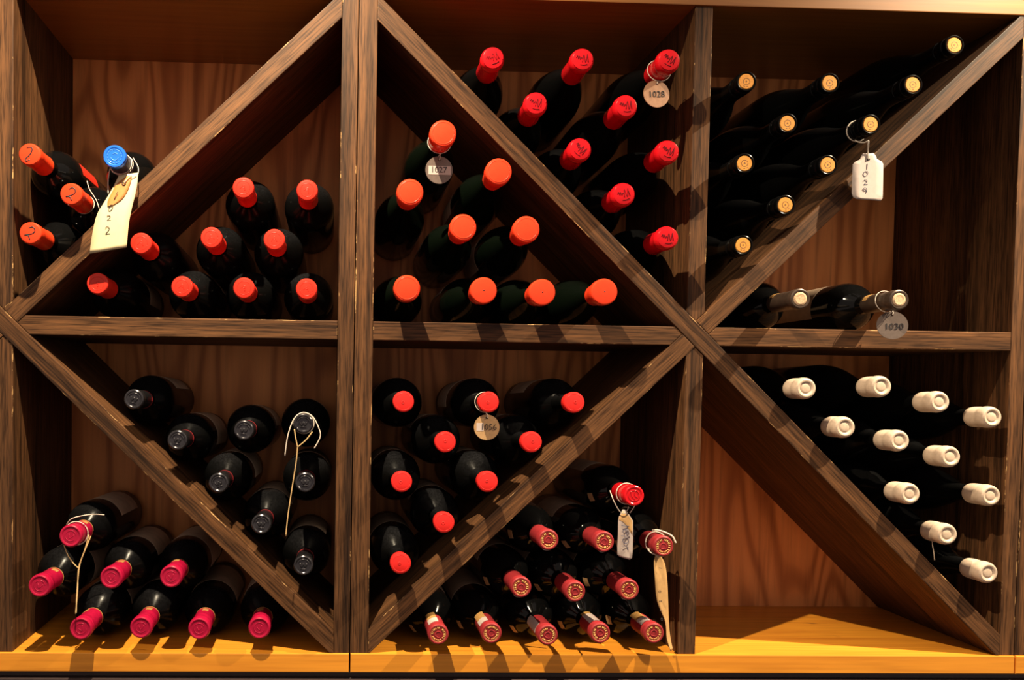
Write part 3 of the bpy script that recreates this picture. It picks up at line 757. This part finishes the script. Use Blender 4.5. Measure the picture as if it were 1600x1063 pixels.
            sub('tan_ring', shared('trL', lambda: shell('tan_ring', rf * .91, rf * .925, L - .0555, L - .0534, 0, 2 * PI - .001, 32)), 'gold', cap)

# ---------------------------------------------------------------- tags and strings
def offs(mat, loc): return [Vector(p) - loc for p in mat]
def neck_loop(k, i, back, r, n=28, tilt=0.0, a0=0.0, a1=2 * PI):
    """points of a string lying round a bottle neck, back = distance behind the mouth"""
    _, _, mw, L, R = BOT[k, i]
    return [mw @ Vector((r * math.cos(a0 + (a1 - a0) * j / n), r * math.sin(a0 + (a1 - a0) * j / n), L - back + tilt * math.sin(a0 + (a1 - a0) * j / n))) for j in range(n + 1)]
def disc_mesh(r, hole, hy, th=0.0012, n=44):
    bm = bmesh.new(); R4 = []
    for y in (-th / 2, th / 2):
        R4.append([bm.verts.new((r * math.cos(2 * PI * i / n), y, r * math.sin(2 * PI * i / n))) for i in range(n)])
        R4.append([bm.verts.new((hole * math.cos(2 * PI * i / n), y, hy + hole * math.sin(2 * PI * i / n))) for i in range(n)])
    fo, fi, bo, bi = R4
    for i in range(n):
        j = (i + 1) % n
        for a, b in ((fo, fi), (fi, bi), (bi, bo), (bo, fo)): bm.faces.new((a[i], a[j], b[j], b[i]))
    bmesh.ops.recalc_face_normals(bm, faces=bm.faces)
    return bm_mesh('disc', bm, False)
TXT = Matrix(((1, 0, 0, 0), (0, 0, -1, 0), (0, 1, 0, 0), (0, 0, 0, 1)))      # lettering plane -> facing the room
def round_tag(label, ctr, r, num, k, i, back, mat, tilt, sticker=None, num_off=(0, 0), num_rot=0.0, size=.0125, loop_r=.0154):
    mw = Matrix.Translation(ctr) @ Matrix.Rotation(tilt[0], 4, 'Z') @ Matrix.Rotation(tilt[1], 4, 'X') @ Matrix.Rotation(tilt[2], 4, 'Y')
    root = thing('round_tag', label, 'tag', mw, 'round numbered tags')
    dc = link('disc', disc_mesh(r, .0018, r * .74), M[mat], root)
    if sticker:
        x0, x1, z0, z1 = sticker
        bm = bmesh.new(); bmesh.ops.create_cube(bm, size=1)
        for v in bm.verts: v.co = (x0 + (v.co.x + .5) * (x1 - x0), -.00075 + v.co.y * .0003, z0 + (v.co.z + .5) * (z1 - z0))
        link('sticker', bm_mesh('sticker', bm, False), M['white_paper'], dc)
    tm = link('number', text_mesh(num, size), M['ink'], dc)
    tm.matrix_basis = Matrix.Translation((num_off[0], -.0011, num_off[1])) @ Matrix.Rotation(num_rot, 4, 'Y') @ TXT
    inv = mw.inverted()
    loop = neck_loop(k, i, back, loop_r, tilt=-.004)
    hole = mw @ Vector((0, -.0012, r * .74)); hole2 = mw @ Vector((0, .0016, r * .74 + .0012))
    low = min(loop, key=lambda p: p.z)
    bm = bmesh.new()
    add_tube(bm, [inv @ p for p in loop[:-1]], .0005, 6, True)
    add_tube(bm, smooth_path([inv @ low, inv @ (mw @ Vector((0.001, -.0012, r * .95))), inv @ hole, inv @ hole2, inv @ (mw @ Vector((-.001, .002, r * 1.0))), inv @ (low + Vector((.002, 0, 0)))]), .0006, 6)
    link('string', bm_mesh('string', bm), M['string'], root)
    return root
round_tag('round coppery metal tag numbered 1028 hanging from a red-capped bottle', pt(1025.5, 147, -.008), .0192, '1028', 'D', 2, .036, 'copper', (.1, -.05, .05), None, (0, -.001), -.12, loop_r=.0166)
round_tag('round metal tag with white sticker 1027 hanging from a coral-waxed bottle', pt(686, 266, -.016), .0192, '1027', 'C', 0, .038, 'steel', (.05, -.05, 0), (-.0150, .0165, -.0065, .0055), (-.0005, 0), 0, .0118, loop_r=.0163)
round_tag('round brassy metal tag numbered 1056 hanging from a red-waxed bottle', pt(760.5, 668, -.012), .0180, '1056', 'I', 1, .026, 'brass', (-.05, -.05, 0), (-.0145, -.0045, -.0055, .0060), (.0025, 0), 0, .0118, loop_r=.0145)
round_tag('round dull metal tag numbered 1030 hanging before the right shelf edge', pt(1394, 508.5, -.022), .0200, '1030', 'F', 1, .026, 'steel', (-.25, -.12, 0), None, (.002, -.002), 0, .0125, loop_r=.0155)

def sheet(name, rows, th=0.0005, nc=4):
    """a thin bent card through rows of (left, right) points"""
    bm = bmesh.new(); n = len(rows); grid = []
    P = [[l.lerp(r, j / nc) for j in range(nc + 1)] for l, r in rows]
    for side in (0, 1):
        g = []
        for i in range(n):
            row = []
            for j in range(nc + 1):
                du = P[i][min(j + 1, nc)] - P[i][max(j - 1, 0)]; dv = P[min(i + 1, n - 1)][j] - P[max(i - 1, 0)][j]
                nn = du.cross(dv).normalized()
                row.append(bm.verts.new(P[i][j] + nn * (th / 2 if side else -th / 2)))
            g.append(row)
        grid.append(g)
    a, b = grid
    for i in range(n - 1):
        for j in range(nc):
            bm.faces.new((a[i][j], a[i][j + 1], a[i + 1][j + 1], a[i + 1][j])); bm.faces.new((b[i][j], b[i + 1][j], b[i + 1][j + 1], b[i][j + 1]))
    for i in range(n - 1):
        for j in (0, nc): bm.faces.new((a[i][j], a[i + 1][j], b[i + 1][j], b[i][j]))
    for j in range(nc):
        for i in (0, n - 1): bm.faces.new((a[i][j], a[i][j + 1], b[i][j + 1], b[i][j]))
    return bm_mesh(name, bm, True)
def smooth_rows(rows, n=4):
    ls = smooth_path([r[0] for r in rows], n); rs = smooth_path([r[1] for r in rows], n)
    return list(zip(ls, rs))
def card(label, name, loc, rows, mat):
    root = thing(name, label, 'tag', Matrix.Translation(loc), 'paper tags on strings')
    c = link('card', sheet('card', [(l - loc, r - loc) for l, r in rows]), M[mat], root)
    return root, c
def ink(name, digits, root_loc, mat, parent, r=.00042):
    """digits = [(glyph, centre, x axis, y axis)] drawn on the card"""
    paths = []
    for g, c, ex, ey in digits:
        for st in GLYPH[g]: paths.append(smooth_path([c + ex * x + ey * y - root_loc for x, y in st], 4))
    return link(name, tubes(name, paths, r, 5), M[mat], parent)

# manila tag 1022 on the blue-capped bottle
loc = pt(194, 286, -0.0226)
rows = smooth_rows([(pt(186, 274, -0.0176), pt(216, 270, -0.0164)), (pt(175, 296, -0.0226), pt(214.5, 287, -0.0207)), (pt(163, 316, -0.0263), pt(211, 305, -0.0251)),
                    (pt(152, 335, -0.0288), pt(206, 325, -0.0288)), (pt(145, 362, -0.0313), pt(201, 352, -0.0313)), (pt(140, 396.5, -0.0325), pt(198, 386.5, -0.0325))])
root, c = card('large manila paper tag with handwritten 1022 and orange patch', 'paper_tag', loc, rows, 'manila')
pr = smooth_rows([(pt(197, 276, -0.0202), pt(206, 274, -0.0200)), (pt(183, 287, -0.0233), pt(204, 284, -0.0227)), (pt(174, 302, -0.0258), pt(199, 298, -0.0252)), (pt(168, 315, -0.0277), pt(190, 312, -0.0274)), (pt(168, 323, -0.0287), pt(175, 322, -0.0287))])
pa = link('patch', sheet('patch', [(l - loc, r - loc) for l, r in pr], .0004), M['patch'], c)
link('eyelet', tubes('eyelet', [[pt(193.5 + 2.6 * math.cos(a), 286 + 3.2 * math.sin(a), -0.0246) - loc for a in [2 * PI * j / 14 for j in range(14)]]], .0007, 5, closed=True), M['taupe'], c)
X = lambda s: Vector((s, 0, 0)); Z = lambda s: Vector((0, 0, s))
ink('handwriting', [('1', pt(181, 306, -0.0283), X(.008) , Z(.011) + X(.004)), ('0', pt(173, 325, -0.0293), X(.0085), Z(.009) + X(.003)), ('2', pt(170, 341, -0.0305), X(.0075), Z(.0075)), ('2', pt(168, 360.5, -0.0322), X(.009), Z(.0105))], loc, 'ink', c)
lp = neck_loop('A', 3, .034, .0152, tilt=-.003); lp2 = neck_loop('A', 3, .040, .0158, tilt=-.006)
bm = bmesh.new()
add_tube(bm, offs(lp[:-1], loc), .0006, 5, True); add_tube(bm, offs(lp2[:-1], loc), .0006, 5, True)
add_tube(bm, offs(smooth_path([pt(208, 247, -0.0065), pt(216, 262, -0.0127), pt(214, 275, -0.0176), pt(203, 276, -0.0226), pt(194, 286, -0.0254)]), loc), .0006, 5)
add_tube(bm, offs(smooth_path([pt(172, 263, -0.0114), pt(169, 282, -0.0164), pt(169, 303, -0.0201)]), loc), .0007, 5)
link('string', bm_mesh('string', bm), M['string'], root)

# white tag 1029
loc = pt(1357, 250, -.016)
def yt(v): return -.016 - .00006 * (v - 240)
rows = [(pt(a, v, yt(v)), pt(b, v2, yt(v))) for a, v, b, v2 in ((1348.5, 240, 1365, 239.5), (1345.5, 244, 1368.5, 244), (1344, 249, 1370, 248.5), (1336, 253, 1378, 253), (1332.5, 257, 1380, 257), (1331.5, 280, 1379.7, 281), (1331, 302, 1379.2, 304), (1333, 308, 1378.8, 310), (1338, 311, 1376, 314))]
root, c = card('white paper tag with handwritten 1029 hanging from a bare-cork bottle', 'paper_tag', loc, rows, 'white_paper')
ink('handwriting', [('1', pt(1355, 260, yt(260) - .0008), X(.008), Z(.0080)), ('0', pt(1352.5, 271.5, yt(271) - .0008), X(.011), Z(.0075) + X(.002)), ('2', pt(1352.5, 285, yt(285) - .0008), X(.0085), Z(.0070)), ('9', pt(1351.5, 298, yt(298) - .0008), X(.010), Z(.0080))], loc, 'blue_ink', c, .00036)
link('eyelet', tubes('eyelet', [[pt(1357 + 1.8 * math.cos(a), 249 + 1.8 * math.sin(a), -.0172) - loc for a in [2 * PI * j / 12 for j in range(12)]]], .0006, 5, closed=True), M['ink'], c)
bm = bmesh.new()
add_tube(bm, offs(neck_loop('E', 5, .0295, .0147)[:-1], loc), .0009, 6, True)
add_tube(bm, offs(smooth_path([pt(1336, 219, -.004), pt(1341, 222, -.012), pt(1350, 223, -.022), pt(1357, 220, -.027)]), loc), .0009, 6)
add_tube(bm, offs(smooth_path([pt(1357, 220, -.027), pt(1356.5, 227, -.025), pt(1356, 238, -.018), pt(1357, 249, -.0185)]), loc), .0010, 6)
link('string', bm_mesh('string', bm), M['string'], root)

# white tag with sideways writing on the bright red bottle
loc = pt(975, 800, -.012)
rows = [(pt(a, v, -.012), pt(b, v2, -.016)) for a, v, b, v2 in ((973, 796.5, 977, 797), (967, 808, 984, 806), (966, 814, 989, 814), (965.5, 835, 989, 838), (964.5, 855, 988.5, 862), (964.5, 867, 987.5, 872), (968, 870, 984, 875))]
root, c = card('small white string tag with sideways handwriting on the bright red capped bottle', 'paper_tag', loc, rows, 'white_paper')
pr = [(pt(973.5, 798, -.0128), pt(976.5, 798, -.0140)), (pt(967.6, 808.5, -.0128), pt(983.5, 807, -.0164)), (pt(967, 812, -.0128), pt(988.2, 815, -.0168)), (pt(974, 816, -.0142), pt(988.2, 830, -.0168)), (pt(981, 824, -.0155), pt(988.2, 838, -.0168))]
link('patch', sheet('patch', [(l - loc, r - loc) for l, r in pr], .0004), M['tan_card'], c)
ey = lambda s: X(s); ex = lambda s: Z(-s)
ink('handwriting', [('1', pt(977, 822, -.0158), ex(.008), ey(.011)), ('e', pt(977.5, 831, -.0158), ex(.011), ey(.011)), ('1', pt(977, 838, -.0158), ex(.008), ey(.012)), ('o', pt(977.5, 845, -.0158), ex(.013), ey(.012)), ('r', pt(976.5, 856, -.0158), ex(.015), ey(.013))], loc, 'blue_ink', c, .0004)
bm = bmesh.new()
add_tube(bm, offs(neck_loop('J', 0, .028, .0150)[:-1], loc), .0008, 5, True)
add_tube(bm, offs(smooth_path([pt(953, 767, -.004), pt(959, 783, -.014), pt(968, 799, -.016), pt(975, 803, -.0165)]), loc), .0007, 5)
add_tube(bm, offs(smooth_path([pt(982, 792, -.02), pt(981, 796, -.018), pt(976, 803, -.0165)]), loc), .0007, 5)
add_tube(bm, offs(smooth_path([pt(991, 791, -.02), pt(989, 795, -.018), pt(984, 802, -.0160)]), loc), .0007, 5)
link('string', bm_mesh('string', bm), M['string'], root)

# long curled tan tag
loc = pt(1030, 872, -.016)
rows = smooth_rows([(pt(1024, 868, -.016), pt(1033, 870, -.014)), (pt(1022, 880, -.018), pt(1039, 882, -.010)), (pt(1023.5, 905, -.020), pt(1042.5, 908, -.010)), (pt(1027, 940, -.018), pt(1044, 945, -.010)), (pt(1039.5, 972, -.016), pt(1045, 976, -.010)), (pt(1042, 998, -.018), pt(1048, 1000, -.012)), (pt(1048, 1018, -.020), pt(1051, 1014, -.016))])
root, c = card('long curled tan paper tag hanging beside the centre post at the bottom', 'paper_tag', loc, rows, 'tan_card')
ink('handwriting', [(g, pt(u, v, -.0205), ex(.005), ey(.004)) for g, u, v in (('1', 1032, 888), ('o', 1031, 925), ('s', 1032, 940), ('1', 1033, 955), ('o', 1034, 968))], loc, 'ink', c, .0004)
bm = bmesh.new()
add_tube(bm, offs(neck_loop('J', 3, .024, .0160, tilt=-.004)[:-1], loc), .0009, 5, True)
add_tube(bm, offs(smooth_path([pt(1013, 850, -.006), pt(1015, 862, -.016), pt(1024, 867, -.022), pt(1029, 873, -.0185)]), loc), .0008, 5)
add_tube(bm, offs(smooth_path([pt(1019, 829, -.014), pt(1029, 829, -.019), pt(1041, 833, -.024), pt(1051, 839, -.028), pt(1056, 849, -.030)]), loc), .0012, 6)
link('string', bm_mesh('string', bm), M['string'], root)

# strings without a visible tag
def string_thing(label, parts, loc, group='loose strings on bottles'):
    root = thing('string_loop', label, 'string', Matrix.Translation(loc), group)
    for name, paths, r, mat in parts:
        bm = bmesh.new()
        for p, closed in paths: add_tube(bm, offs(p, loc), r, 6, closed)
        link(name, bm_mesh(name, bm), M[mat], root)
loc = pt(112, 823, -.02)
string_thing('white string and tan twine hanging from the top crimson-capped bottle', [
    ('loop', [(neck_loop('L', 0, .024, .0165)[:-1], True), (smooth_path([pt(104, 820, -.006), pt(112, 811, -.012), pt(130, 806, -.010), pt(148, 804, -.004), pt(163, 805, .002)]), False)], .0007, 'string'),
    ('twine', [(smooth_path([pt(142, 838, -.010), pt(137, 850, -.014), pt(128, 872, -.018), pt(122.5, 890, -.020), pt(121, 925, -.028), pt(118, 960, -.036)]), False),
               (smooth_path([pt(139, 836, -.010), pt(133, 858, -.014), pt(124, 886, -.020), pt(120, 930, -.029), pt(119, 959, -.037)]), False),
               (smooth_path([pt(100, 852, -.016), pt(106, 868, -.018), pt(115, 881, -.020), pt(122.5, 888, -.020)]), False)], .0008, 'twine')], loc)
loc = pt(474, 646, -.02)
string_thing('white string arched over a pewter capsule with a long tan tail', [
    ('loop', [(smooth_path([pt(445, 713, -.020), pt(450, 680, -.020), pt(460, 654, -.018), pt(474, 645, -.015), pt(489, 652, -.018), pt(499, 672, -.020), pt(500, 684, -.020), pt(491, 701, -.020)]), False), (neck_loop('K', 3, .020, .0145)[:-1], True)], .0008, 'string'),
    ('twine', [(smooth_path([pt(460, 671, -.034), pt(462, 685, -.036), pt(465, 699, -.036)]), False), (smooth_path([pt(488, 675, -.034), pt(478, 688, -.036), pt(465, 699, -.036)]), False),
               (smooth_path([pt(465, 697, -.036), pt(463, 720, -.036), pt(456, 765, -.036), pt(450, 805, -.036), pt(446.5, 838, -.036)]), False)], .0008, 'twine')], loc)
loc = pt(128, 320, -.01)
string_thing('thin white string round an orange capsule behind the manila tag', [
    ('loop', [(neck_loop('A', 1, .0585, .0138, tilt=-.003)[:-1], True), (smooth_path([pt(136, 283, .03), pt(140, 296, .012), pt(150, 312, .006), pt(155, 326, .002)]), False)], .0005, 'string')], loc)
